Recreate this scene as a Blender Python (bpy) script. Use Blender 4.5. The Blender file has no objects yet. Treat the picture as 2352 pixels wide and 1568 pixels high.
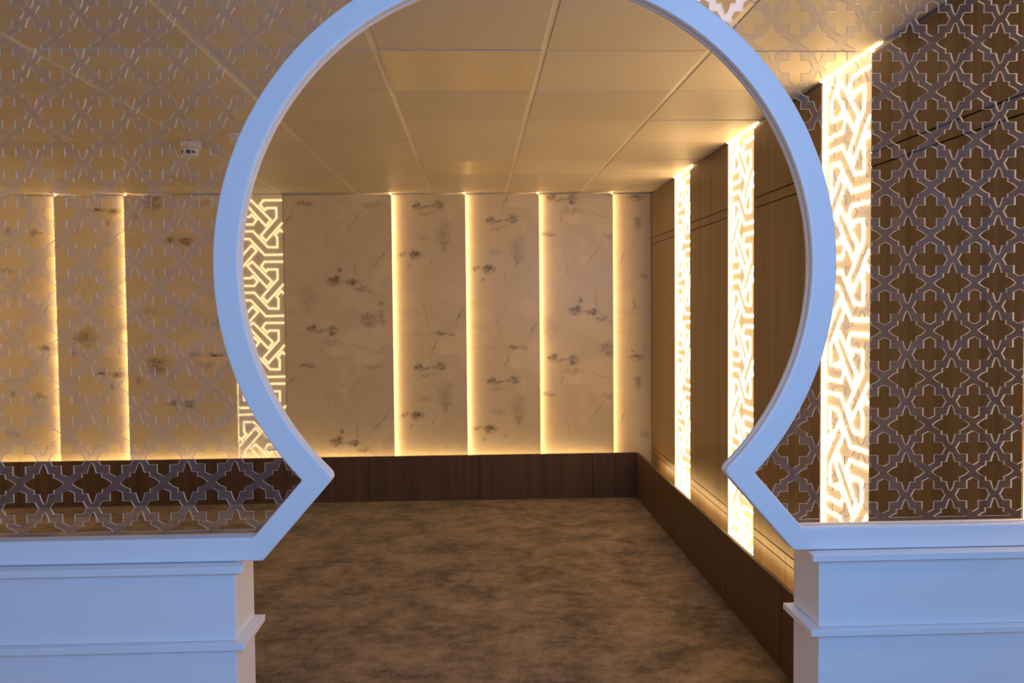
import bpy, bmesh, math, random
from mathutils import Vector, Matrix
random.seed(7)
sc = bpy.context.scene
COL = sc.collection
PI = math.pi

# ------------------------------------------------------------------ camera
H = 1.56                       # eye height above the carpet
F_PX, YAW, PITCH, ROLL = 2051.0, 0.0398, 0.0398, 0.0088
cd = bpy.data.cameras.new('camera')
cam = bpy.data.objects.new('camera', cd)
COL.objects.link(cam)
cd.sensor_width = 22.3
cd.lens = F_PX * 22.3 / 2352.0
cd.clip_start = 0.02
fwd = Vector((math.sin(YAW) * math.cos(PITCH), math.cos(YAW) * math.cos(PITCH), -math.sin(PITCH)))
right0 = Vector((math.cos(YAW), -math.sin(YAW), 0.0))
up0 = right0.cross(fwd)
cr, sr = math.cos(ROLL), math.sin(ROLL)
xr = right0 * cr - up0 * sr * 1.0
ur = right0 * sr + up0 * cr
M = Matrix((xr, ur, -fwd)).transposed().to_4x4()
M.translation = Vector((0, 0, H))
cam.matrix_world = M
cd.dof.use_dof = True
cd.dof.focus_distance = 1.95
cd.dof.aperture_fstop = 4.5
sc.camera = cam

# ------------------------------------------------------------------ view, world and daylight
sc.view_settings.view_transform = 'Standard'
sc.view_settings.look = 'None'
sc.view_settings.gamma = 1.0
sc.view_settings.use_curve_mapping = False
sc.view_settings.exposure = 0.0

world = bpy.data.worlds.new('daylit_hall')
sc.world = world
world.use_nodes = True
bg = world.node_tree.nodes['Background']
bg.inputs['Strength'].default_value = 1.0
_wt = world.node_tree
_tc = _wt.nodes.new('ShaderNodeTexCoord'); _sx = _wt.nodes.new('ShaderNodeSeparateXYZ')
_ab = _wt.nodes.new('ShaderNodeMath'); _ab.operation = 'ABSOLUTE'
_mr = _wt.nodes.new('ShaderNodeMapRange'); _mr.inputs[1].default_value = .50; _mr.inputs[2].default_value = .85
_mx = _wt.nodes.new('ShaderNodeMix'); _mx.data_type = 'RGBA'
_mx.inputs[6].default_value = (0.27, 0.25, 0.33, 1)      # the dim hall behind the photographer
_mx.inputs[7].default_value = (0.56, 0.50, 0.60, 1)       # brighter sides, added to light the pedestals' side faces
_wt.links.new(_tc.outputs['Generated'], _sx.inputs[0]); _wt.links.new(_sx.outputs[0], _ab.inputs[0])
_wt.links.new(_ab.outputs[0], _mr.inputs[0]); _wt.links.new(_mr.outputs[0], _mx.inputs[0]); _wt.links.new(_mx.outputs[2], bg.inputs['Color'])

def area(name, loc, target, sx, sy, power, color):
    l = bpy.data.lights.new(name, 'AREA')
    l.shape = 'RECTANGLE'; l.size = sx; l.size_y = sy; l.energy = power; l.color = color
    o = bpy.data.objects.new(name, l)
    COL.objects.link(o)
    o.location = loc
    o.rotation_euler = (Vector(target) - Vector(loc)).to_track_quat('-Z', 'Y').to_euler()
    return o
# daylight of the hall window straight behind the photographer
area('window_daylight', (0.50, -0.60, 2.0), (0.30, 1.9, 1.65), 1.1, 0.8, 39, (0.155, 0.455, 1.0))

# ------------------------------------------------------------------ sizes
CEIL = H + 0.9125
YB = 7.2685                    # marble wall
XR = 1.4316                    # face of the wood on the right wall
XL = -4.90
PY = 7.1485                    # front of the plinth on the back wall
PX = 1.285                     # front of the plinth on the right wall
PZ = H - 1.195                 # top of the plinths
DS = 1.90                      # front face of the arched frame
CX, CZ = 0.1136, H + 0.085     # centre of the round opening

# ------------------------------------------------------------------ helpers
def link(o):
    COL.objects.link(o); return o

class MB:
    """collects polygons in world coordinates; build() links them as one mesh object"""
    def __init__(s):
        s.v = []; s.f = []; s.uv = []; s.mi = []
    def poly(s, pts, uv=None, mi=0):
        n = len(s.v); s.v += [tuple(p) for p in pts]
        s.f.append(tuple(range(n, n + len(pts)))); s.uv.append(uv); s.mi.append(mi)
    def box(s, x0, x1, y0, y1, z0, z1, mi=0):
        n = len(s.v)
        s.v += [(x, y, z) for z in (z0, z1) for y in (y0, y1) for x in (x0, x1)]
        for q in ((0, 2, 3, 1), (4, 5, 7, 6), (0, 1, 5, 4), (2, 6, 7, 3), (0, 4, 6, 2), (1, 3, 7, 5)):
            s.f.append(tuple(n + i for i in q)); s.uv.append(None); s.mi.append(mi)
    def prism(s, pts, y0, y1, mi=0):
        """outline in (x, z), extruded in y"""
        a = sum(pts[i][0] * pts[(i + 1) % len(pts)][1] - pts[(i + 1) % len(pts)][0] * pts[i][1] for i in range(len(pts)))
        if a < 0: pts = pts[::-1]
        n = len(s.v); k = len(pts)
        s.v += [(p[0], y0, p[1]) for p in pts] + [(p[0], y1, p[1]) for p in pts]
        s.f.append(tuple(n + i for i in range(k))); s.uv.append(None); s.mi.append(mi)
        s.f.append(tuple(n + k + i for i in reversed(range(k)))); s.uv.append(None); s.mi.append(mi)
        for i in range(k):
            j = (i + 1) % k
            s.f.append((n + i, n + k + i, n + k + j, n + j)); s.uv.append(None); s.mi.append(mi)
    def lathe(s, cx, cy, prof, seg=32, mi=0):
        """profile of (radius, z) turned round a vertical axis"""
        n = len(s.v)
        for r, z in prof:
            for i in range(seg):
                a = 2 * PI * i / seg
                s.v.append((cx + r * math.cos(a), cy + r * math.sin(a), z))
        for j in range(len(prof) - 1):
            for i in range(seg):
                k = (i + 1) % seg
                s.f.append((n + j * seg + i, n + (j + 1) * seg + i, n + (j + 1) * seg + k, n + j * seg + k)); s.uv.append(None); s.mi.append(mi)
        s.f.append(tuple(n + i for i in range(seg))); s.uv.append(None); s.mi.append(mi)
        m = n + (len(prof) - 1) * seg
        s.f.append(tuple(m + i for i in reversed(range(seg)))); s.uv.append(None); s.mi.append(mi)
    def build(s, name, mats, parent=None, origin=(0, 0, 0), bevel=0, smooth=False, weld=False):
        if parent is not None: origin = parent['_o']
        if not isinstance(mats, (list, tuple)): mats = [mats]
        me = bpy.data.meshes.new(name)
        me.from_pydata([(v[0] - origin[0], v[1] - origin[1], v[2] - origin[2]) for v in s.v], [], s.f)
        for m in mats: me.materials.append(m)
        for p, m in zip(me.polygons, s.mi): p.material_index = m
        if any(u is not None for u in s.uv):
            ul = me.uv_layers.new(name='UVMap')
            for p, u in zip(me.polygons, s.uv):
                if u:
                    for li, c in zip(p.loop_indices, u): ul.data[li].uv = c
        bm = bmesh.new(); bm.from_mesh(me)
        if weld: bmesh.ops.remove_doubles(bm, verts=bm.verts, dist=1e-5)
        bmesh.ops.recalc_face_normals(bm, faces=bm.faces)
        bm.to_mesh(me); bm.free()
        if smooth:
            for p in me.polygons: p.use_smooth = True
        o = link(bpy.data.objects.new(name, me))
        if parent is not None: o.parent = parent
        else: o.location = origin
        if bevel:
            b = o.modifiers.new('bevel', 'BEVEL'); b.width = bevel; b.segments = 3; b.limit_method = 'ANGLE'; b.angle_limit = math.radians(40)
            b.harden_normals = False
        return o

def tag(o, label=None, cat=None, group=None, kind=None):
    if label: o['label'] = label
    if cat: o['category'] = cat
    if group: o['group'] = group
    if kind: o['kind'] = kind
    return o

def thing(name, loc, label, cat, group=None):
    o = link(bpy.data.objects.new(name, None))
    o.location = loc; o['_o'] = list(loc); o.empty_display_size = 0.1
    return tag(o, label, cat, group)

def copy_tree(o, parent=None):
    c = o.copy(); COL.objects.link(c)
    if parent is not None: c.parent = parent
    for ch in [x for x in bpy.data.objects if x.parent == o]: copy_tree(ch, c)
    return c

# ------------------------------------------------------------------ materials
def newmat(name):
    m = bpy.data.materials.new(name); m.use_nodes = True
    nt = m.node_tree; nt.nodes.clear()
    out = nt.nodes.new('ShaderNodeOutputMaterial')
    return m, nt, out
def N(nt, t, **kw):
    n = nt.nodes.new(t)
    for k, v in kw.items(): setattr(n, k, v)
    return n
def L(nt, a, b): nt.links.new(a, b)
def principled(nt, out, color=(.8, .8, .8), rough=.5, spec=.5, metal=0.0):
    p = N(nt, 'ShaderNodeBsdfPrincipled')
    p.inputs['Base Color'].default_value = (*color, 1)
    p.inputs['Roughness'].default_value = rough
    p.inputs['Specular IOR Level'].default_value = spec
    p.inputs['Metallic'].default_value = metal
    L(nt, p.outputs[0], out.inputs[0])
    return p
def simple(name, color, rough=.5, spec=.5, metal=0.0, var=0.0, scale=8.0, bump=0.0):
    m, nt, out = newmat(name)
    p = principled(nt, out, color, rough, spec, metal)
    tc = N(nt, 'ShaderNodeTexCoord')
    nz = N(nt, 'ShaderNodeTexNoise'); nz.inputs['Scale'].default_value = scale; nz.inputs['Detail'].default_value = 4
    L(nt, tc.outputs['Object'], nz.inputs['Vector'])
    if var:
        mr = N(nt, 'ShaderNodeMapRange'); mr.inputs[3].default_value = 1 - var; mr.inputs[4].default_value = 1 + var
        L(nt, nz.outputs[0], mr.inputs[0])
        vm = N(nt, 'ShaderNodeVectorMath', operation='SCALE'); vm.inputs[0].default_value = color
        L(nt, mr.outputs[0], vm.inputs['Scale']); L(nt, vm.outputs[0], p.inputs['Base Color'])
    if bump:
        b = N(nt, 'ShaderNodeBump'); b.inputs['Strength'].default_value = bump; b.inputs['Distance'].default_value = .002
        L(nt, nz.outputs[0], b.inputs['Height']); L(nt, b.outputs[0], p.inputs['Normal'])
    return m
def emissive(name, color, strength):
    m, nt, out = newmat(name)
    e = N(nt, 'ShaderNodeEmission'); e.inputs[0].default_value = (*color, 1); e.inputs[1].default_value = strength
    L(nt, e.outputs[0], out.inputs[0])
    return m

WARM = (1.0, 0.56, 0.21)
M_led = emissive('led_tape', (1.0, 0.60, 0.25), 30.0)
M_cove = emissive('cove_led', (1.0, 0.64, 0.25), 32.0)
M_line = emissive('backlit_line', (1.0, 0.61, 0.245), 8.6)
M_line_dim = emissive('backlit_line_dim', (1.0, 0.70, 0.33), 1.35)
M_white = simple('white_lacquer', (.80, .80, .81), .38, .4, var=.02, scale=3)
M_tee = simple('ceiling_tee', (.80, .78, .70), .35, .5)
M_gap = simple('dark_gap', (.02, .015, .01), .9, .1)
M_black = simple('black_lens', (.01, .01, .01), .15, .5)
M_plastic = simple('white_plastic', (.75, .73, .68), .4, .5)
M_hallfloor = simple('hall_floor_tile', (.34, .33, .34), .3, .5, var=.08)
M_edge_w = simple('lattice_board', (.78, .70, .60), .55, .3, var=.03)

def slab_mat():
    """opal board of a back-lit panel: it passes a little of the light behind it"""
    m, nt, out = newmat('opal_board')
    p = principled(nt, out, (.74, .68, .60), .5, .3)
    p.inputs['Emission Color'].default_value = (1.0, .66, .34, 1)
    p.inputs['Emission Strength'].default_value = 0.5
    return m
M_slab = slab_mat()

def tile_mat():
    m, nt, out = newmat('ceiling_tile')
    p = principled(nt, out, (.7, .66, .6), .5, .35)
    tc = N(nt, 'ShaderNodeTexCoord')
    mp = N(nt, 'ShaderNodeMapping'); mp.inputs['Location'].default_value = (-0.252 / .6, -3.2279 / .6, 0); mp.inputs['Scale'].default_value = (1 / .6, 1 / .6, 1)
    L(nt, tc.outputs['Object'], mp.inputs[0])
    fl = N(nt, 'ShaderNodeVectorMath', operation='FLOOR'); L(nt, mp.outputs[0], fl.inputs[0])
    wn = N(nt, 'ShaderNodeTexWhiteNoise', noise_dimensions='2D'); L(nt, fl.outputs[0], wn.inputs['Vector'])
    nz = N(nt, 'ShaderNodeTexNoise'); nz.inputs['Scale'].default_value = 160; nz.inputs['Detail'].default_value = 3
    L(nt, tc.outputs['Object'], nz.inputs['Vector'])
    a = N(nt, 'ShaderNodeMapRange'); a.inputs[3].default_value = .60; a.inputs[4].default_value = .68; L(nt, wn.outputs[0], a.inputs[0])
    b = N(nt, 'ShaderNodeMapRange'); b.inputs[3].default_value = .96; b.inputs[4].default_value = 1.04; L(nt, nz.outputs[0], b.inputs[0])
    mu = N(nt, 'ShaderNodeMath', operation='MULTIPLY'); L(nt, a.outputs[0], mu.inputs[0]); L(nt, b.outputs[0], mu.inputs[1])
    vm = N(nt, 'ShaderNodeVectorMath', operation='SCALE'); vm.inputs[0].default_value = (1, .95, .86)
    L(nt, mu.outputs[0], vm.inputs['Scale']); L(nt, vm.outputs[0], p.inputs['Base Color'])
    return m
M_tile = tile_mat()

def wood_mat(name, dark, light, rough=.42):
    m, nt, out = newmat(name)
    p = principled(nt, out, light, rough, .4)
    tc = N(nt, 'ShaderNodeTexCoord')
    oi = N(nt, 'ShaderNodeObjectInfo')
    ad = N(nt, 'ShaderNodeVectorMath', operation='ADD'); L(nt, tc.outputs['Object'], ad.inputs[0])
    sc_ = N(nt, 'ShaderNodeVectorMath', operation='SCALE'); sc_.inputs[0].default_value = (7, 5, 3); L(nt, oi.outputs['Random'], sc_.inputs['Scale'])
    L(nt, sc_.outputs[0], ad.inputs[1])
    m1 = N(nt, 'ShaderNodeMapping'); m1.inputs['Scale'].default_value = (19, 19, .6); L(nt, ad.outputs[0], m1.inputs[0])
    n1 = N(nt, 'ShaderNodeTexNoise'); n1.inputs['Scale'].default_value = 1; n1.inputs['Detail'].default_value = 5; n1.inputs['Distortion'].default_value = .3
    L(nt, m1.outputs[0], n1.inputs['Vector'])
    m2 = N(nt, 'ShaderNodeMapping'); m2.inputs['Scale'].default_value = (120, 120, 3); L(nt, ad.outputs[0], m2.inputs[0])
    n2 = N(nt, 'ShaderNodeTexNoise'); n2.inputs['Scale'].default_value = 1; n2.inputs['Detail'].default_value = 2; L(nt, m2.outputs[0], n2.inputs['Vector'])
    mx = N(nt, 'ShaderNodeMath', operation='MULTIPLY_ADD'); mx.inputs[1].default_value = .22
    L(nt, n2.outputs[0], mx.inputs[0]); L(nt, n1.outputs[0], mx.inputs[2])
    cr_ = N(nt, 'ShaderNodeValToRGB'); cr_.color_ramp.elements[0].position = .42; cr_.color_ramp.elements[0].color = (*dark, 1)
    cr_.color_ramp.elements[1].position = .85; cr_.color_ramp.elements[1].color = (*light, 1)
    L(nt, mx.outputs[0], cr_.inputs[0]); L(nt, cr_.outputs[0], p.inputs['Base Color'])
    return m
M_wood = wood_mat('walnut_veneer', (.105, .063, .029), (.198, .124, .058))
M_wood_shaded = wood_mat('shaded_walnut_veneer', (.060, .036, .022), (.100, .060, .038), .5)  # same walnut for the plinths, their weaker light darkened into the colour

def carpet_mat():
    m, nt, out = newmat('mottled_carpet')
    p = principled(nt, out, (.2, .16, .13), .95, .05)
    p.inputs['Sheen Weight'].default_value = .15
    tc = N(nt, 'ShaderNodeTexCoord')
    def noise(scale, detail, rough, stretch=(1, 1, 1), dist=0):
        mp = N(nt, 'ShaderNodeMapping'); mp.inputs['Scale'].default_value = stretch; L(nt, tc.outputs['Object'], mp.inputs[0])
        n = N(nt, 'ShaderNodeTexNoise'); n.inputs['Scale'].default_value = scale; n.inputs['Detail'].default_value = detail
        n.inputs['Roughness'].default_value = rough; n.inputs['Distortion'].default_value = dist
        L(nt, mp.outputs[0], n.inputs['Vector']); return n
    a = noise(3.4, 9, .74, (.9, 1.0, 1), .2)
    b = noise(16, 6, .7, (.85, 1.0, 1))
    c = noise(110, 3, .7)
    s1 = N(nt, 'ShaderNodeMath', operation='MULTIPLY_ADD'); s1.inputs[1].default_value = .5; L(nt, b.outputs[0], s1.inputs[0]); L(nt, a.outputs[0], s1.inputs[2])
    s2 = N(nt, 'ShaderNodeMath', operation='MULTIPLY_ADD'); s2.inputs[1].default_value = .45; L(nt, c.outputs[0], s2.inputs[0]); L(nt, s1.outputs[0], s2.inputs[2])
    r = N(nt, 'ShaderNodeValToRGB'); e = r.color_ramp.elements
    e[0].position = .43; e[0].color = (.080, .061, .046, 1)
    e[1].position = .60; e[1].color = (.34, .265, .20, 1)
    k = e.new(.50); k.color = (.195, .148, .110, 1)
    nd = N(nt, 'ShaderNodeMath', operation='DIVIDE'); nd.inputs[1].default_value = 1.95; L(nt, s2.outputs[0], nd.inputs[0]); L(nt, nd.outputs[0], r.inputs[0]); L(nt, r.outputs[0], p.inputs['Base Color'])
    bp = N(nt, 'ShaderNodeBump'); bp.inputs['Strength'].default_value = .5; bp.inputs['Distance'].default_value = .006
    L(nt, c.outputs[0], bp.inputs['Height']); L(nt, bp.outputs[0], p.inputs['Normal'])
    return m
M_carpet = carpet_mat()

def marble_mat(name, blobs, veins):
    """cream marble print: uv in metres, repeating every 1.30 m in height; blobs = (u, v, ru, rv, strength)"""
    m, nt, out = newmat(name)
    p = principled(nt, out, (.66, .62, .56), .30, .4)
    uv = N(nt, 'ShaderNodeUVMap')
    sep = N(nt, 'ShaderNodeSeparateXYZ'); L(nt, uv.outputs[0], sep.inputs[0])
    md = N(nt, 'ShaderNodeMath', operation='FLOORED_MODULO'); md.inputs[1].default_value = 1.30; L(nt, sep.outputs[1], md.inputs[0])
    cmb = N(nt, 'ShaderNodeCombineXYZ'); L(nt, sep.outputs[0], cmb.inputs[0]); L(nt, md.outputs[0], cmb.inputs[1])
    wz = N(nt, 'ShaderNodeTexNoise'); wz.inputs['Scale'].default_value = 14; wz.inputs['Detail'].default_value = 5; wz.inputs['Roughness'].default_value = .65
    L(nt, cmb.outputs[0], wz.inputs['Vector'])
    off = N(nt, 'ShaderNodeVectorMath', operation='SUBTRACT'); off.inputs[1].default_value = (.5, .5, .5); L(nt, wz.outputs['Color'], off.inputs[0])
    sca = N(nt, 'ShaderNodeVectorMath', operation='MULTIPLY'); sca.inputs[1].default_value = (.13, .10, 0); L(nt, off.outputs[0], sca.inputs[0])
    wp = N(nt, 'ShaderNodeVectorMath', operation='ADD'); L(nt, cmb.outputs[0], wp.inputs[0]); L(nt, sca.outputs[0], wp.inputs[1])
    cur = None
    def mx(a, b):
        n = N(nt, 'ShaderNodeMath', operation='MAXIMUM')
        if a is None: n.inputs[0].default_value = 0
        else: L(nt, a, n.inputs[0])
        L(nt, b, n.inputs[1]); return n.outputs[0]
    for (u, v, ru, rv, s) in blobs:
        sb = N(nt, 'ShaderNodeVectorMath', operation='SUBTRACT'); sb.inputs[1].default_value = (u, v, 0); L(nt, wp.outputs[0], sb.inputs[0])
        ml = N(nt, 'ShaderNodeVectorMath', operation='MULTIPLY'); ml.inputs[1].default_value = (1 / ru, 1 / rv, 0); L(nt, sb.outputs[0], ml.inputs[0])
        ln = N(nt, 'ShaderNodeVectorMath', operation='LENGTH'); L(nt, ml.outputs[0], ln.inputs[0])
        mr = N(nt, 'ShaderNodeMapRange', interpolation_type='SMOOTHSTEP'); mr.inputs[1].default_value = 1.5; mr.inputs[2].default_value = .3
        mr.inputs[3].default_value = 0; mr.inputs[4].default_value = s; L(nt, ln.outputs['Value'], mr.inputs[0])
        cur = mx(cur, mr.outputs[0])
    # straight thin veins between two points, waved by the same warp
    sw = N(nt, 'ShaderNodeVectorMath', operation='MULTIPLY'); sw.inputs[1].default_value = (.55, .55, 0)
    L(nt, sca.outputs[0], sw.inputs[0])
    wq = N(nt, 'ShaderNodeVectorMath', operation='ADD'); L(nt, cmb.outputs[0], wq.inputs[0]); L(nt, sw.outputs[0], wq.inputs[1])
    for (u0, v0, u1, v1, w, s) in veins:
        ln_ = math.hypot(u1 - u0, v1 - v0); ang = math.atan2(v1 - v0, u1 - u0)
        sb = N(nt, 'ShaderNodeVectorMath', operation='SUBTRACT'); sb.inputs[1].default_value = ((u0 + u1) / 2, (v0 + v1) / 2, 0); L(nt, wq.outputs[0], sb.inputs[0])
        rt = N(nt, 'ShaderNodeVectorRotate', rotation_type='Z_AXIS'); rt.inputs['Angle'].default_value = -ang; L(nt, sb.outputs[0], rt.inputs['Vector'])
        ml = N(nt, 'ShaderNodeVectorMath', operation='MULTIPLY'); ml.inputs[1].default_value = (2 / ln_, 1 / w, 0); L(nt, rt.outputs[0], ml.inputs[0])
        lg = N(nt, 'ShaderNodeVectorMath', operation='LENGTH'); L(nt, ml.outputs[0], lg.inputs[0])
        mr = N(nt, 'ShaderNodeMapRange', interpolation_type='SMOOTHSTEP'); mr.inputs[1].default_value = 1.2; mr.inputs[2].default_value = .2
        mr.inputs[3].default_value = 0; mr.inputs[4].default_value = s; L(nt, lg.outputs['Value'], mr.inputs[0])
        cur = mx(cur, mr.outputs[0])
    # breakup
    fz = N(nt, 'ShaderNodeTexNoise'); fz.inputs['Scale'].default_value = 26; fz.inputs['Detail'].default_value = 5; fz.inputs['Roughness'].default_value = .7
    L(nt, cmb.outputs[0], fz.inputs['Vector'])
    fr = N(nt, 'ShaderNodeMapRange'); fr.inputs[1].default_value = .30; fr.inputs[2].default_value = .58; L(nt, fz.outputs[0], fr.inputs[0])
    dk = N(nt, 'ShaderNodeMath', operation='MULTIPLY'); L(nt, cur, dk.inputs[0]); L(nt, fr.outputs[0], dk.inputs[1])
    # soft cloudy ground with faint veins
    gz = N(nt, 'ShaderNodeTexNoise'); gz.inputs['Scale'].default_value = 2.6; gz.inputs['Detail'].default_value = 7; gz.inputs['Distortion'].default_value = 1.2
    L(nt, cmb.outputs[0], gz.inputs['Vector'])
    rr = N(nt, 'ShaderNodeMath', operation='SUBTRACT'); rr.inputs[1].default_value = .5; L(nt, gz.outputs[0], rr.inputs[0])
    ab = N(nt, 'ShaderNodeMath', operation='ABSOLUTE'); L(nt, rr.outputs[0], ab.inputs[0])
    vr = N(nt, 'ShaderNodeMapRange', interpolation_type='SMOOTHSTEP'); vr.inputs[1].default_value = .022; vr.inputs[2].default_value = 0; vr.inputs[4].default_value = .16; L(nt, ab.outputs[0], vr.inputs[0])
    ra = N(nt, 'ShaderNodeValToRGB'); ra.color_ramp.elements[0].position = .3; ra.color_ramp.elements[0].color = (.56, .49, .37, 1)
    ra.color_ramp.elements[1].position = .7; ra.color_ramp.elements[1].color = (.70, .61, .46, 1); L(nt, gz.outputs[0], ra.inputs[0])
    m1 = N(nt, 'ShaderNodeMix', data_type='RGBA'); m1.inputs[7].default_value = (.36, .30, .25, 1); L(nt, vr.outputs[0], m1.inputs[0]); L(nt, ra.outputs[0], m1.inputs[6])
    m2 = N(nt, 'ShaderNodeMix', data_type='RGBA'); m2.inputs[7].default_value = (.085, .058, .055, 1); L(nt, dk.outputs[0], m2.inputs[0]); L(nt, m1.outputs[2], m2.inputs[6])
    L(nt, m2.outputs[2], p.inputs['Base Color'])
    return m

def acrylic_mat():
    """clear sheet: straight through with the mirror share of a smooth plastic face"""
    m, nt, out = newmat('clear_acrylic')
    tr = N(nt, 'ShaderNodeBsdfTransparent'); tr.inputs[0].default_value = (.965, .965, .97, 1)
    gl = N(nt, 'ShaderNodeBsdfGlossy'); gl.inputs['Roughness'].default_value = .04
    df = N(nt, 'ShaderNodeBsdfDiffuse'); df.inputs[0].default_value = (.75, .72, .78, 1)
    fr = N(nt, 'ShaderNodeFresnel'); fr.inputs[0].default_value = 1.49
    tc = N(nt, 'ShaderNodeTexCoord')
    nz = N(nt, 'ShaderNodeTexNoise'); nz.inputs['Scale'].default_value = 22; nz.inputs['Detail'].default_value = 6; nz.inputs['Roughness'].default_value = .7
    L(nt, tc.outputs['Object'], nz.inputs['Vector'])
    hz = N(nt, 'ShaderNodeMapRange'); hz.inputs[1].default_value = .45; hz.inputs[2].default_value = .75; hz.inputs[3].default_value = .012; hz.inputs[4].default_value = .05
    L(nt, nz.outputs[0], hz.inputs[0])
    a = N(nt, 'ShaderNodeMixShader'); L(nt, hz.outputs[0], a.inputs[0]); L(nt, tr.outputs[0], a.inputs[1]); L(nt, df.outputs[0], a.inputs[2])
    b = N(nt, 'ShaderNodeMixShader'); L(nt, fr.outputs[0], b.inputs[0]); L(nt, a.outputs[0], b.inputs[1]); L(nt, gl.outputs[0], b.inputs[2])
    L(nt, b.outputs[0], out.inputs[0])
    return m
M_acr = acrylic_mat()
def cut_mat():
    """milled edge of the sheet: bright, half frosted"""
    m, nt, out = newmat('acrylic_cut_edge')
    df = N(nt, 'ShaderNodeBsdfDiffuse'); df.inputs[0].default_value = (.92, .90, .92, 1)
    tl = N(nt, 'ShaderNodeBsdfTranslucent'); tl.inputs[0].default_value = (.92, .90, .92, 1)
    tr = N(nt, 'ShaderNodeBsdfTransparent')
    gl = N(nt, 'ShaderNodeBsdfGlossy'); gl.inputs['Roughness'].default_value = .25
    a = N(nt, 'ShaderNodeMixShader'); a.inputs[0].default_value = .5; L(nt, df.outputs[0], a.inputs[1]); L(nt, tl.outputs[0], a.inputs[2])
    b = N(nt, 'ShaderNodeMixShader'); b.inputs[0].default_value = .45; L(nt, a.outputs[0], b.inputs[1]); L(nt, tr.outputs[0], b.inputs[2])
    c = N(nt, 'ShaderNodeMixShader'); c.inputs[0].default_value = .15; L(nt, b.outputs[0], c.inputs[1]); L(nt, gl.outputs[0], c.inputs[2])
    L(nt, c.outputs[0], out.inputs[0])
    return m
M_cut = cut_mat()

# ------------------------------------------------------------------ the setting
HALL_Y = -1.6
b = MB(); b.box(XL - .1, XR + .1, 2.0, YB + .1, -.05, 0)
tag(b.build('floor', M_carpet), kind='structure')
b = MB(); b.box(XL - .1, 4.2, HALL_Y, 2.0, -.05, -.002)
tag(b.build('floor_hall', M_hallfloor), kind='structure')
b = MB(); b.box(XL - .1, XR + .1, YB + .03, YB + .13, 0, CEIL + .05)
tag(b.build('wall_back', M_plastic), kind='structure')
b = MB(); b.box(XR + .06, XR + .16, 1.0, YB + .03, 0, CEIL + .05)
tag(b.build('wall_right', M_plastic), kind='structure')
b = MB(); b.box(XL - .16, XL - .06, 1.94, YB + .03, 0, CEIL + .05)
tag(b.build('wall_left', M_plastic), kind='structure')
# solid wall that closes the room left of the screen, outside the picture
b = MB(); b.box(XL - .06, -1.76, 1.90, 2.04, 0, CEIL)
tag(b.build('wall_front', M_plastic), kind='structure')

# suspended ceiling: tiles dropped through a grid of tees
X0, Y0, P = 0.252, 3.2279, 0.6
b = MB()
lights = {(-1, 0), (-1, 4)}
i0 = math.floor((XL - X0) / P); i1 = math.ceil((XR + .1 - X0) / P)
j0 = math.floor((HALL_Y - Y0) / P); j1 = math.ceil((YB + .1 - Y0) / P)
g = .0125
for i in range(i0, i1):
    for j in range(j0, j1):
        if (i, j) in lights: continue
        x0 = max(X0 + i * P + g, XL - .1); x1 = min(X0 + (i + 1) * P - g, XR + .1)
        y0 = max(Y0 + j * P + g * .7, HALL_Y); y1 = min(Y0 + (j + 1) * P - g * .7, YB + .03)
        if x1 - x0 < .02 or y1 - y0 < .02: continue
        t = [random.uniform(-.0016, .0016) for _ in range(4)]
        lo = [(x0, y0, CEIL + t[0]), (x1, y0, CEIL + t[1]), (x1, y1, CEIL + t[2]), (x0, y1, CEIL + t[3])]
        hi = [(p[0], p[1], CEIL + .02) for p in lo]
        b.poly(lo[::-1])
        for k in range(4):
            m = (k + 1) % 4
            b.poly([lo[k], lo[m], hi[m], hi[k]])
ceil = tag(b.build('ceiling', M_tile), kind='structure')
b = MB()
b.box(XL - .1, 4.2, HALL_Y, YB + .13, CEIL + .004, CEIL + .05)
tag(b.build('trim_1', M_tee), kind='structure')

# flat lighting panels, switched off
M_frame = simple('light_frame', (.66, .61, .53), .4, .4)
M_diff = simple('aged_diffuser', (.70, .63, .46), .35, .4)
for (i, j), lab in (((-1, 0), 'cream square ceiling light panel, switched off, nearer one seen in the arch'),
                    ((-1, 4), 'cream square ceiling light panel, switched off, farther one near marble wall')):
    x0, x1 = X0 + i * P + .008, X0 + (i + 1) * P - .008; y0, y1 = Y0 + j * P + .006, Y0 + (j + 1) * P - .006
    t = thing('ceiling_light', ((x0 + x1) / 2, (y0 + y1) / 2, CEIL - .004), lab, 'ceiling light', 'flat ceiling lights')
    f = MB(); w = .016
    f.box(x0, x1, y0, y0 + w, CEIL - .002, CEIL + .0035); f.box(x0, x1, y1 - w, y1, CEIL - .002, CEIL + .0035)
    f.box(x0, x0 + w, y0 + w, y1 - w, CEIL - .002, CEIL + .0035); f.box(x1 - w, x1, y0 + w, y1 - w, CEIL - .002, CEIL + .0035)
    f.build('frame', M_frame, t)
    f = MB(); f.box(x0 + w, x1 - w, y0 + w, y1 - w, CEIL - .002, CEIL + .0035); f.build('diffuser', M_diff, t)

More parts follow.
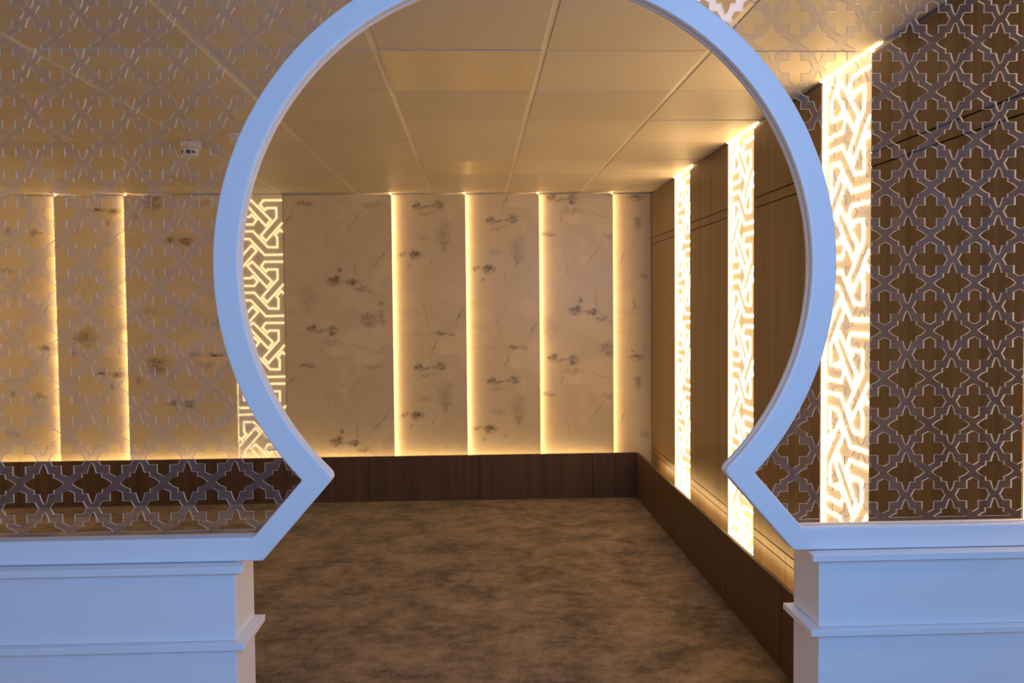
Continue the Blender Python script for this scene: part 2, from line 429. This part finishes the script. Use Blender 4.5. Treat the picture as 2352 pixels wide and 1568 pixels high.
# ------------------------------------------------------------------ plinths with a light cove behind
def plinth(name, seams, axis):
    b = MB(); th = .018
    for a, c in zip(seams[:-1], seams[1:]):
        if axis == 'x': b.box(a + .0025, c - .0025, PY, PY + th, 0, PZ)
        else: b.box(PX, PX + th, a + .0025, c - .0025, 0, PZ)
    if axis == 'x': b.box(seams[0], seams[-1], PY + th, PY + th + .004, 0, PZ - .004)
    else: b.box(PX + th, PX + th + .004, seams[0], seams[-1], 0, PZ - .004)
    o = b.build(name, M_wood_shaded, origin=((seams[0] + seams[-1]) / 2, PY, 0) if axis == 'x' else (PX, (seams[0] + seams[-1]) / 2, 0))
    o['kind'] = 'structure'
    o['_o'] = list(o.location)
    l = MB()
    if axis == 'x': l.box(seams[0] + .05, seams[-1] - .2, PY + th + .012, PY + th + .020, PZ - .085, PZ - .073)
    else: l.box(PX + th + .012, PX + th + .020, seams[0] + .05, seams[-1] - .2, PZ - .085, PZ - .073)
    l.build('cove_light', M_cove, o)
    return o
plinth('baseboard_back', [XL + .15, -3.62, -2.70, -1.78, -.868, .015, .93, PX + .018], 'x')
plinth('baseboard_right', [2.06, 2.84, 3.70, 4.56, 5.48, 6.40, PY], 'y')

# ------------------------------------------------------------------ marble panels on the back wall
Zs = 1.425e-3
def zp(x, y, x0): return ((x - x0) * Zs, (y - 25) * Zs)
def blobs(lst, x0): return [(*zp(x, y, x0), rx * Zs, ry * Zs, s) for (x, y, rx, ry, s) in lst]
def veins(lst, x0): return [(*zp(a, b_, x0), *zp(c, d, x0), w * Zs, s) for (a, b_, c, d, w, s) in lst]
pA_b = [(150, 80, 55, 12, .7), (530, 92, 60, 16, .35), (318, 512, 42, 26, .95), (346, 458, 14, 18, .8), (405, 523, 42, 12, .95), (462, 562, 26, 14, .6),
        (165, 610, 55, 75, .32), (182, 785, 22, 20, .85), (240, 800, 50, 9, .75), (303, 800, 26, 26, .8), (505, 740, 50, 42, .62), (575, 725, 28, 45, .5), (575, 642, 13, 16, .75), (300, 865, 60, 20, .35)]
pA_v = [(640, 320, 500, 480, 7, .5), (490, 110, 370, 260, 6, .4), (425, 400, 440, 520, 5, .6), (440, 520, 560, 610, 6, .5), (260, 850, 215, 990, 6, .5),
        (640, 870, 520, 940, 7, .4), (100, 120, 40, 200, 6, .5), (250, 130, 290, 400, 6, .3), (400, 870, 540, 910, 5, .4)]
pB_b = [(782, 95, 22, 22, .95), (835, 100, 50, 9, .8), (905, 95, 30, 24, .95), (690, 368, 22, 12, .8), (768, 375, 36, 24, .95), (732, 435, 14, 12, .9),
        (935, 245, 45, 65, .34), (930, 315, 14, 45, .5), (810, 275, 40, 20, .25), (930, 820, 55, 14, .7), (820, 140, 40, 10, .3)]
pB_v = [(1060, 640, 985, 770, 7, .5), (900, 820, 845, 950, 6, .5), (690, 820, 880, 825, 5, .3), (810, 600, 830, 770, 6, .35), (870, 380, 850, 440, 6, .4)]
pC_b = [(2040, 55, 50, 14, .7), (2046, 200, 28, 40, .55), (2090, 500, 26, 22, .5), (2030, 660, 12, 40, .4), (2095, 930, 22, 30, .3)]
pC_v = [(2000, 910, 2060, 980, 8, .7), (2060, 970, 2110, 940, 8, .6), (1985, 330, 1930, 480, 6, .5), (2110, 120, 2040, 220, 5, .3)]
M_mA = marble_mat('marble_print_a', blobs(pA_b, 35), veins(pA_v, 35))
M_mB = marble_mat('marble_print_b', blobs(pB_b, 640), veins(pB_v, 640))
M_mC = marble_mat('marble_print_c', blobs(pC_b, 1905), veins(pC_v, 1905))
pD_b = [(870, 100, 50, 45, .6), (770, 185, 18, 22, .5), (960, 300, 26, 12, .95), (1040, 312, 30, 20, .95), (1140, 100, 45, 25, .4), (1200, 770, 30, 18, .55), (870, 1000, 60, 45, .6),
        (1190, 960, 40, 22, .85), (1080, 945, 34, 22, .6), (960, 1222, 40, 16, .6), (830, 700, 50, 20, .3)]
pE_b = [(540, 142, 36, 12, .85), (628, 148, 34, 20, .85), (592, 208, 18, 20, .7), (460, 850, 55, 50, .6), (395, 860, 20, 14, .6), (560, 1052, 34, 10, .8), (640, 1062, 30, 16, .7), (390, 940, 14, 24, .5), (660, 785, 26, 22, .4)]
pF_b = [(50, 250, 22, 16, .6), (180, 260, 18, 26, .6), (225, 905, 34, 20, .8), (200, 1170, 36, 14, .7), (40, 470, 40, 18, .4), (290, 900, 20, 20, .4)]
def shift(l, d): return [(x, y - d, a, b_, s) for (x, y, a, b_, s) in l]
M_mD = marble_mat('marble_print_d', [(u, v % 1.30, a, b_, s) for u, v, a, b_, s in blobs(shift(pD_b, 25), 712)], veins([(860, 560, 800, 700, 6, .3), (1100, 600, 980, 760, 6, .3)], 712))
M_mE = marble_mat('marble_print_e', [(u, v % 1.30, a, b_, s) for u, v, a, b_, s in blobs(shift(pE_b, 25), 310)], veins([(500, 500, 420, 650, 6, .3)], 310))
M_mF = marble_mat('marble_print_f', [(u, v % 1.30, a, b_, s) for u, v, a, b_, s in blobs(shift(pF_b, 25), -100)], veins([(100, 500, 60, 650, 6, .3)], -100))

ZT = CEIL - .013
def marble(name_label, xl, xr, yl, yr, mat, u0, dv, led):
    """slab leaning like a louvre: the proud edge hides an LED tape; led = +1 at the right edge, -1 at the left, 0 none"""
    t = thing('marble_panel', ((xl + xr) / 2, YB, PZ - .12), name_label, 'wall panel', 'backlit marble wall panels')
    z0, z1, th = PZ - .12, ZT, .011
    b = MB()
    A = (xl, yl, z0); B_ = (xr, yr, z0); C_ = (xr, yr, z1); D_ = (xl, yl, z1)
    def q(p): return (p[0] - u0, CEIL - p[2] + dv)
    b.poly([A, B_, C_, D_], uv=[q(A), q(B_), q(C_), q(D_)])
    a2, b2, c2, d2 = [(p[0], p[1] + th, p[2]) for p in (A, B_, C_, D_)]
    for f in ([b2, a2, d2, c2], [A, a2, b2, B_], [B_, b2, c2, C_], [C_, c2, d2, D_], [D_, d2, a2, A]):
        b.poly(f, uv=[q(p) for p in f])
    b.build('slab', mat, t, weld=True)
    if led:
        l = MB()
        x = xr - .012 if led > 0 else xl + .004
        y = (yr if led > 0 else yl) + th + .001
        l.box(x, x + .008, y, y + .008, PZ - .10, CEIL - .005)
        l.build('led_tape', M_led, t)
    return t
FL, PR = YB - .006, YB - .052      # recessed edge and proud edge
marble('wide marble panel right of the carved light panel, two dark clouds at mid height', -1.537, -.668, YB - .014, PR, M_mA, -1.537, 0, 1)
marble('marble panel second right of the carved light panel, glow at its left edge', -.668 - .05, -.0772, FL, PR, M_mB, -.668, 0, 1)
marble('narrow marble panel below the middle of the arch, third right of the carved light panel', -.0772 - .05, .5155, FL, PR, M_mB, -.0772, -82 * Zs, 1)
marble('marble panel with grey cloud at right, second from the wood corner', .5155 - .05, 1.1139, FL, PR, M_mA, .5155 - .11, -180 * Zs, 1)
marble('narrowest marble panel, touching the wood wall in the corner', 1.1139 - .05, XR - .002, FL, FL, M_mC, 1.1139, 0, 0)
marble('wide marble panel left of the carved light panel, behind the acrylic screen', -2.778, -1.928, PR, YB - .014, M_mD, -2.778, 0, -1)
marble('marble panel behind left acrylic screen, between the two glowing lines', -3.3207, -2.778 + .05, PR, FL, M_mE, -3.3207, 0, -1)
marble('marble panel at the far left edge, behind the acrylic screen', -3.90, -3.3207 + .05, PR, FL, M_mF, -3.90, 0, -1)
marble('marble panel out at the left corner of the back wall', XL + .01, -3.90 + .05, FL, FL, M_mC, XL, 0, 0)

# ------------------------------------------------------------------ carved light panels (interlaced bands, back-lit outlines)
PER = .490; US = PER / 675.0
polyA = [(505, 808), (285, 808), (245, 860), (305, 915), (325, 893), (438, 893), (438, 1000), (250, 1195), (310, 1255), (505, 1060)]
polyB = [(140, 805), (370, 1025), (310, 1090), (80, 850), (140, 805)]
polyC = [(-57, 1150), (158, 1147), (330, 1322), (443, 1325), (443, 1215), (418, 1190), (478, 1130), (505, 1155)]
rot = lambda pl: [(448 - x, 1880 - y) for x, y in pl]
PATTERN = [polyA, rot(polyA), polyB, polyC, rot(polyC)]
def lattice(label, width, height, mline, w_line=.013, relief=.010, tape=True, depth=.0):
    """built facing -Y with its top centre at the origin, then placed by matrix"""
    t = thing('carved_light_panel', (0, 0, 0), label, 'light panel', 'carved light panels')
    hw = width / 2
    b = MB(); b.box(-hw, hw, 0, .012, -height, -.002); b.build('board', M_slab if tape else M_edge_w, t)
    segs = []
    inner = hw - (.028 if tape else .004)
    us = inner * 2 / 562.0
    for k in range(-1, int(height / PER) + 2):
        for pl in PATTERN:
            pts = [((x - 224) * us, -.052 - ((y - 808) * US + k * PER)) for x, y in pl]
            for a, c in zip(pts[:-1], pts[1:]): segs.append((a, c))
    l = MB()
    def clip(a, c):
        lo, hi = -height + .006, -.012
        if a[1] > c[1]: a, c = c, a
        if c[1] < lo or a[1] > hi: return None
        f = lambda z: (a[0] + (c[0] - a[0]) * (z - a[1]) / (c[1] - a[1]), z)
        if a[1] < lo: a = f(lo)
        if c[1] > hi: c = f(hi)
        return a, c
    h = w_line / 2
    for a, c in segs:
        r = clip(a, c)
        if not r: continue
        a, c = Vector(r[0]), Vector(r[1])
        d = c - a
        if d.length < .002: continue
        d.normalize(); n = Vector((-d.y, d.x)) * h
        a = a - d * h * .7; c = c + d * h * .7
        a.x = max(-inner - .002, min(inner + .002, a.x)); c.x = max(-inner - .002, min(inner + .002, c.x))
        i2 = .7
        base = [a + n, a - n, c - n, c + n]; top = [a + n * i2, a - n * i2, c - n * i2, c + n * i2]
        B0 = [(p.x, -.0002, p.y) for p in base]; T0 = [(p.x, -relief, p.y) for p in top]
        l.poly(T0)
        for k in range(4):
            m = (k + 1) % 4
            l.poly([B0[k], B0[m], T0[m], T0[k]])
    l.build('light_line', mline, t)
    e = MB()
    if tape:
        e.box(-hw, -hw + .026, -.010, 0, -height, -.002)
        e.box(hw - .006, hw, -.004, 0, -height, -.002)
        e.box(-hw, hw + .10, -.020, -.015, -.009, -.002)  # top strip; its overrun glows in place of the reflection in the ceiling gap
        e.box(-hw, hw, -.012, -.002, -height - .004, -height + .006)
    else:
        e.box(-hw, -hw + .005, -.008, 0, -height, -.004)
    e.build('edge_light', mline, t)
    return t
hgt = CEIL - (PZ - .03)
lb = lattice('carved interlace light panel on the marble wall, half hidden by the arch frame', .385, hgt, M_line_dim, w_line=.016, tape=False)
lb.location = (-1.7325, YB - .020, CEIL)
RW = [((5.9324, 6.3873), 'glowing carved interlace panel on wood wall, nearest the marble corner'),
      ((4.5610, 5.0386), 'glowing carved interlace panel on wood wall, middle one seen through the arch'),
      ((3.1949, 3.6651), 'glowing carved interlace panel behind the right acrylic screen, largest in view'),
      ((1.8200, 2.2810), 'glowing carved interlace panel at the far right edge of the picture')]
l0 = None
for (ya, yb), lab in RW:
    if l0 is None: l0 = o = lattice(lab, .453, CEIL - (PZ - .125), M_line, w_line=.0155, relief=.0055)
    else: o = copy_tree(l0)
    o['label'] = lab
    o.location = (XR + .012, (ya + yb) / 2, CEIL)
    o.rotation_euler = (0, 0, -PI / 2)
# the left wall carries the same panels, outside the picture
for k, ((ya, yb), lab) in enumerate(RW[:3]):
    o = copy_tree(l0)
    o['label'] = 'glowing carved interlace panel on the left wall, ' + ('nearest the marble', 'middle one', 'nearest the screen')[k]
    o.location = (XL - .012, (ya + yb) / 2, CEIL)
    o.rotation_euler = (0, 0, PI / 2)

# ------------------------------------------------------------------ wood panels
def wood_panel(xf, xb, ya, yb, label):
    cuts = [PZ - .16, H - 1.21, H - 1.165, H + .489, H + .540, CEIL - .014]
    b = MB()
    for a, c in zip(cuts[:-1], cuts[1:]):
        b.box(min(xf, xb), max(xf, xb), ya, yb, a + .003, c - .003)
    core = .014 if xb > xf else -.014
    b.box(min(xf + core, xb), max(xf + core, xb), ya + .001, yb - .001, cuts[0] + .004, cuts[-1] - .004)
    b.box(min(xf + (.002 if xb > xf else -.002), xb), max(xf + (.002 if xb > xf else -.002), xb), ya, ya + .004, cuts[0] + .004, cuts[-1] - .004)
    b.box(min(xf + (.002 if xb > xf else -.002), xb), max(xf + (.002 if xb > xf else -.002), xb), yb - .004, yb, cuts[0] + .004, cuts[-1] - .004)
    o = b.build('wood_wall_panel', M_wood, origin=(xb, (ya + yb) / 2, PZ - .16))
    return tag(o, label, 'wall panel', 'walnut wall panels')
for ya, yb, lab in ((6.3873, YB - .004, 'walnut wall panel touching the marble wall in the corner'),
                    (5.0386, 5.9324, 'walnut wall panel between the two far carved light panels'),
                    (3.6651, 4.5610, 'walnut wall panel crossed by the right side of the arch'),
                    (2.2810, 3.1949, 'walnut wall panel behind the right acrylic screen'),
                    (1.0, 1.8200, 'walnut wall panel beside the right pedestal, outside the arch')):
    wood_panel(XR, XR + .055, ya, yb, lab)
for ya, yb, lab in ((6.3873, YB - .004, 'walnut panel of the left wall touching the marble'),
                    (5.0386, 5.9324, 'walnut panel of the left wall, second from the marble'),
                    (3.6651, 4.5610, 'walnut panel of the left wall, third from the marble'),
                    (2.06, 3.1949, 'walnut panel of the left wall nearest the screen')):
    wood_panel(XL, XL - .055, ya, yb, lab)

# ------------------------------------------------------------------ arched frame
Rin, Rout = .6115, .6650
ZR = H - .487; ZF = H - .538      # top and foot of the rail
def frame_outline():
    """left half as pairs (inner, outer) in dx, z ; mirrored for the right"""
    ai = math.atan2(-.361 - .085, .4187); ao = math.atan2(-.368 - .085, .4887)
    pairs = []
    n = 64
    for k in range(n + 1):
        f = k / n
        a1 = PI / 2 + (ai - PI / 2) * f; a2 = PI / 2 + (ao - PI / 2) * f
        pairs.append(((Rin * math.cos(a1), CZ + Rin * math.sin(a1)), (Rout * math.cos(a2), CZ + Rout * math.sin(a2))))
    return pairs
pairs = frame_outline()
def half_poly(sgn, xend):
    inner = [p[0] for p in pairs]; outer = [p[1] for p in pairs]
    tip = inner[-1]
    # small rounding of the pointed tip
    p0 = inner[-3]; foot = (.573, ZF)
    d = Vector((foot[0] - tip[0], foot[1] - tip[1])).normalized()
    q0 = Vector(inner[-2]); q2 = Vector(tip) + d * .014
    rnd = [tuple((1 - t) ** 2 * q0 + 2 * t * (1 - t) * Vector(tip) + t * t * q2) for t in (.2, .4, .6, .8, 1)]
    inner = inner[:-1] + rnd + [foot]
    outer = outer + [(.592, ZR)]
    pts = inner + [(xend, ZF), (xend, ZR)] + outer[::-1]
    return [(CX + sgn * x, z) for x, z in pts]
arch = thing('arched_frame', (CX, DS, ZF), 'white keyhole arch frame with pointed cusps standing on the two pedestals', 'frame')
def frame_full(name, y0, y1):
    b = MB()
    L_ = half_poly(-1, CX + 1.75); R_ = half_poly(1, 1.415 - CX)
    n_in = len(pairs) - 1 + 5 + 1
    # join both halves into one ring outline
    Li, Lo = L_[:n_in + 2], L_[n_in + 2:]
    Ri, Ro = R_[:n_in + 2], R_[n_in + 2:]
    ring = Ri[::-1] + Li[1:] + Lo[:-1] + Ro[::-1]
    b.prism(ring, y0, y1)
    return b.build(name, M_white, arch, bevel=.0045)
frame_full('front_board', DS, DS + .019)
frame_full('back_board', DS + .0265, DS + .0455)

# ------------------------------------------------------------------ acrylic fretwork
PU, PV = .1006, .1040
def hole_A():
    q = [(.206, .209), (.096, .209), (.082, .255), (.064, .315), (.040, .375), (.016, .412), (0, .420)]
    e = [(.206, .12), (.255, .108), (.310, .082), (.360, .048), (.395, .018), (.412, 0)]
    quad = e[::-1] + q                     # from E tip counter-clockwise to N tip
    pts = quad + [(-x, y) for x, y in quad[::-1][1:]]
    pts = pts + [(x, -y) for x, y in pts[::-1][1:-1]]
    return pts
def hole_B():
    quad = [(.383, 0), (.345, .055), (.305, .13), (.13, .13), (.13, .302), (.065, .335), (0, .368)]
    pts = quad + [(-x, y) for x, y in quad[::-1][1:]]
    pts = pts + [(x, -y) for x, y in pts[::-1][1:-1]]
    return pts
HA, HB = hole_A(), hole_B()
ZLIP = H - .4745
def clip_z(pts, z0):
    out = []
    for i in range(len(pts)):
        a, c = pts[i], pts[(i + 1) % len(pts)]
        if a[1] >= z0: out.append(a)
        if (a[1] - z0) * (c[1] - z0) < 0:
            t = (z0 - a[1]) / (c[1] - a[1]); out.append((a[0] + (c[0] - a[0]) * t, z0))
    return out
def sheet(label, sgn, xend, ox, oz):
    Rm = .640
    inner = []
    am = math.atan2(-.3645 - .085, .4537)
    for k in range(41):
        a = PI / 2 + (am - PI / 2) * k / 40
        inner.append((Rm * math.cos(a), CZ + Rm * math.sin(a)))
    inner.append((.6045, H - .514))
    out = [(sgn * x + CX, z) for x, z in inner] + [(xend, H - .514), (xend, CEIL - .001), (CX + sgn * .001, CEIL - .001)]
    y0, y1 = DS + .0195, DS + .0260
    s = MB(); s.prism(out, y0, y1)
    so = s.build('fretwork_panel', [M_acr, M_cut], origin=(ox, DS + .02, ZR), weld=False)
    c = MB()
    xs = (min(CX, xend), max(CX, xend))
    for j in range(-6, 14):
        for i in range(-22, 24):
            for hp, dx, dz in ((HA, 0, 0), (HB, .5, .5)):
                cx = ox + (i + dx) * PU; cz = H + oz - (j + dz) * PV
                if cx < xs[0] + .055 or cx > xs[1] - .055: continue
                if cz > CEIL - .06 or cz < ZLIP - .03: continue
                if math.hypot(cx - CX, cz - CZ) < Rm - .06 and cz > CZ - .5: continue
                if abs(cx - CX) < .44 and cz < CZ: continue
                pts = [(cx + x * PU, cz + z * PV) for x, z in hp]
                pts = clip_z(pts, ZLIP)
                if len(pts) < 4 or max(p[1] for p in pts) < ZLIP + .006: continue
                c.prism(pts, y0 - .01, y1 + .01)
    co = c.build('cutter', M_cut, origin=(ox, DS + .02, ZR))
    md = so.modifiers.new('cut', 'BOOLEAN'); md.operation = 'DIFFERENCE'; md.solver = 'EXACT'; md.object = co
    dg = bpy.context.evaluated_depsgraph_get(); dg.update()
    me = bpy.data.meshes.new_from_object(so.evaluated_get(dg))
    so.modifiers.clear(); so.data = me; me.name = 'fretwork_panel'
    me.materials.clear(); me.materials.append(M_acr); me.materials.append(M_cut)
    for p in me.polygons: p.material_index = 0 if abs(p.normal.y) > .5 else 1
    bpy.data.objects.remove(co, do_unlink=True)
    return tag(so, label, 'screen', 'clear fretwork panels')
sheet('clear acrylic screen cut with stars and crosses, left of the arch', -1, -1.75, -.9217, .5663)
sheet('clear acrylic screen cut with stars and crosses, right of the arch', 1, 1.415, .9445, .5616)

# ------------------------------------------------------------------ pedestals
def pedestal(label, xi, xo, s):
    """xi = side face at the opening, xo = far end, s = +1 when the opening lies to the right"""
    yf, yb = 1.885, 2.040
    t = thing('pedestal', ((xi + xo) / 2, (yf + yb) / 2, 0), label, 'pedestal', 'white pedestals')
    a, c = min(xi, xo), max(xi, xo)
    z1, z1b = H - .539, H - .5545     # upper ledge
    z2, z2b = H - .7025, H - .7175    # lower ledge
    b = MB(); b.box(a, c, yf, yb, z2, z1b); b.build('upper_box', M_white, t, bevel=.002)
    b = MB(); b.box(a, c, yf, yb, 0, z2b); b.build('lower_box', M_white, t, bevel=.002)
    # upper ledge runs along the front only, its end cut at an angle
    e = xi + s * .020
    pts = [(xo, 1.866), (e - s * .004, 1.866), (e, 1.870), (e, 1.880), (e + s * .004, 1.902), (e + s * .004, 1.95), (xi, 1.95), (xi, yb), (xo, yb)]
    def slab(pts, za, zb, name):
        m = MB()
        ar = sum(pts[i][0] * pts[(i + 1) % len(pts)][1] - pts[(i + 1) % len(pts)][0] * pts[i][1] for i in range(len(pts)))
        if ar < 0: pts = pts[::-1]
        k = len(pts)
        m.v = [(x, y, za) for x, y in pts] + [(x, y, zb) for x, y in pts]
        m.f = [tuple(reversed(range(k))), tuple(range(k, 2 * k))] + [(i, (i + 1) % k, k + (i + 1) % k, k + i) for i in range(k)]
        m.uv = [None] * len(m.f); m.mi = [0] * len(m.f)
        m.build(name, M_white, t, bevel=.002)
    slab([(xo, 1.866), (e - s * .003, 1.866), (e, 1.869), (e - s * .002, 1.899), (xi, 1.900), (xi, yb), (xo, yb)], z1b, z1, 'ledge')
    e2 = xi + s * .0225
    slab([(xo, 1.866), (e2 - s * .003, 1.866), (e2, 1.869), (e2, yb + .008), (xo, yb + .008)], z2b, z2, 'ledge')
    return t
pedestal('white stepped pedestal wall under the left acrylic screen', -.514, -1.75, 1)
pedestal('white stepped pedestal wall under the right acrylic screen', .7363, 1.415, -1)

# ------------------------------------------------------------------ small things on the ceiling
t = thing('security_camera', (-1.56, 5.02, CEIL), 'small white turret security camera with dark lenses hanging under the ceiling', 'camera')
b = MB(); b.lathe(-1.56, 5.02, [(.055, CEIL), (.055, CEIL - .022), (.046, CEIL - .030)], 32); b.build('base', M_plastic, t)
b = MB(); b.lathe(-1.56, 5.02, [(.043, CEIL - .030), (.044, CEIL - .045), (.038, CEIL - .064), (.024, CEIL - .078), (.004, CEIL - .084)], 32)
b.build('housing', M_plastic, t, smooth=True)
for dx in (-.030, .0, .026):
    b = MB(); n0 = len(b.v)
    r = .011 if dx == 0 else .007
    b.lathe(0, 0, [(r, 0), (r, .012)], 20)
    yy = 5.02 - math.sqrt(max(.0, .045 ** 2 - dx * dx)) - .004
    b.v = [(-1.56 + dx + x, yy + z, CEIL - .056 + y) for x, y, z in b.v]
    b.build('lens', M_black, t)
t = thing('smoke_detector', (-1.24, 4.80, CEIL), 'round white smoke detector beside the security camera, partly behind the arch', 'smoke detector')
b = MB(); b.lathe(-1.24, 4.80, [(.062, CEIL), (.062, CEIL - .012), (.058, CEIL - .016)], 36); b.build('base', M_plastic, t)
b = MB(); b.lathe(-1.24, 4.80, [(.050, CEIL - .016), (.048, CEIL - .038), (.036, CEIL - .050)], 36); b.build('cover', M_plastic, t, smooth=False)

# round ceiling lamp of the hall in front; the right screen mirrors it
M_lamp = emissive('hall_lamp', (.78, .78, 1.0), 8.5)
t = thing('hall_downlight', (.70, 1.08, CEIL), 'round cool white ceiling lamp of the hall, mirrored in the right screen', 'ceiling lamp')
b = MB(); b.lathe(.70, 1.08, [(.172, CEIL), (.172, CEIL - .010), (.162, CEIL - .012)], 40); b.build('rim', M_plastic, t)
b = MB(); b.lathe(.70, 1.08, [(.158, CEIL - .012), (.152, CEIL - .016)], 40); b.build('diffuser', M_lamp, t)

for o in bpy.data.objects:
    if '_o' in o: del o['_o']
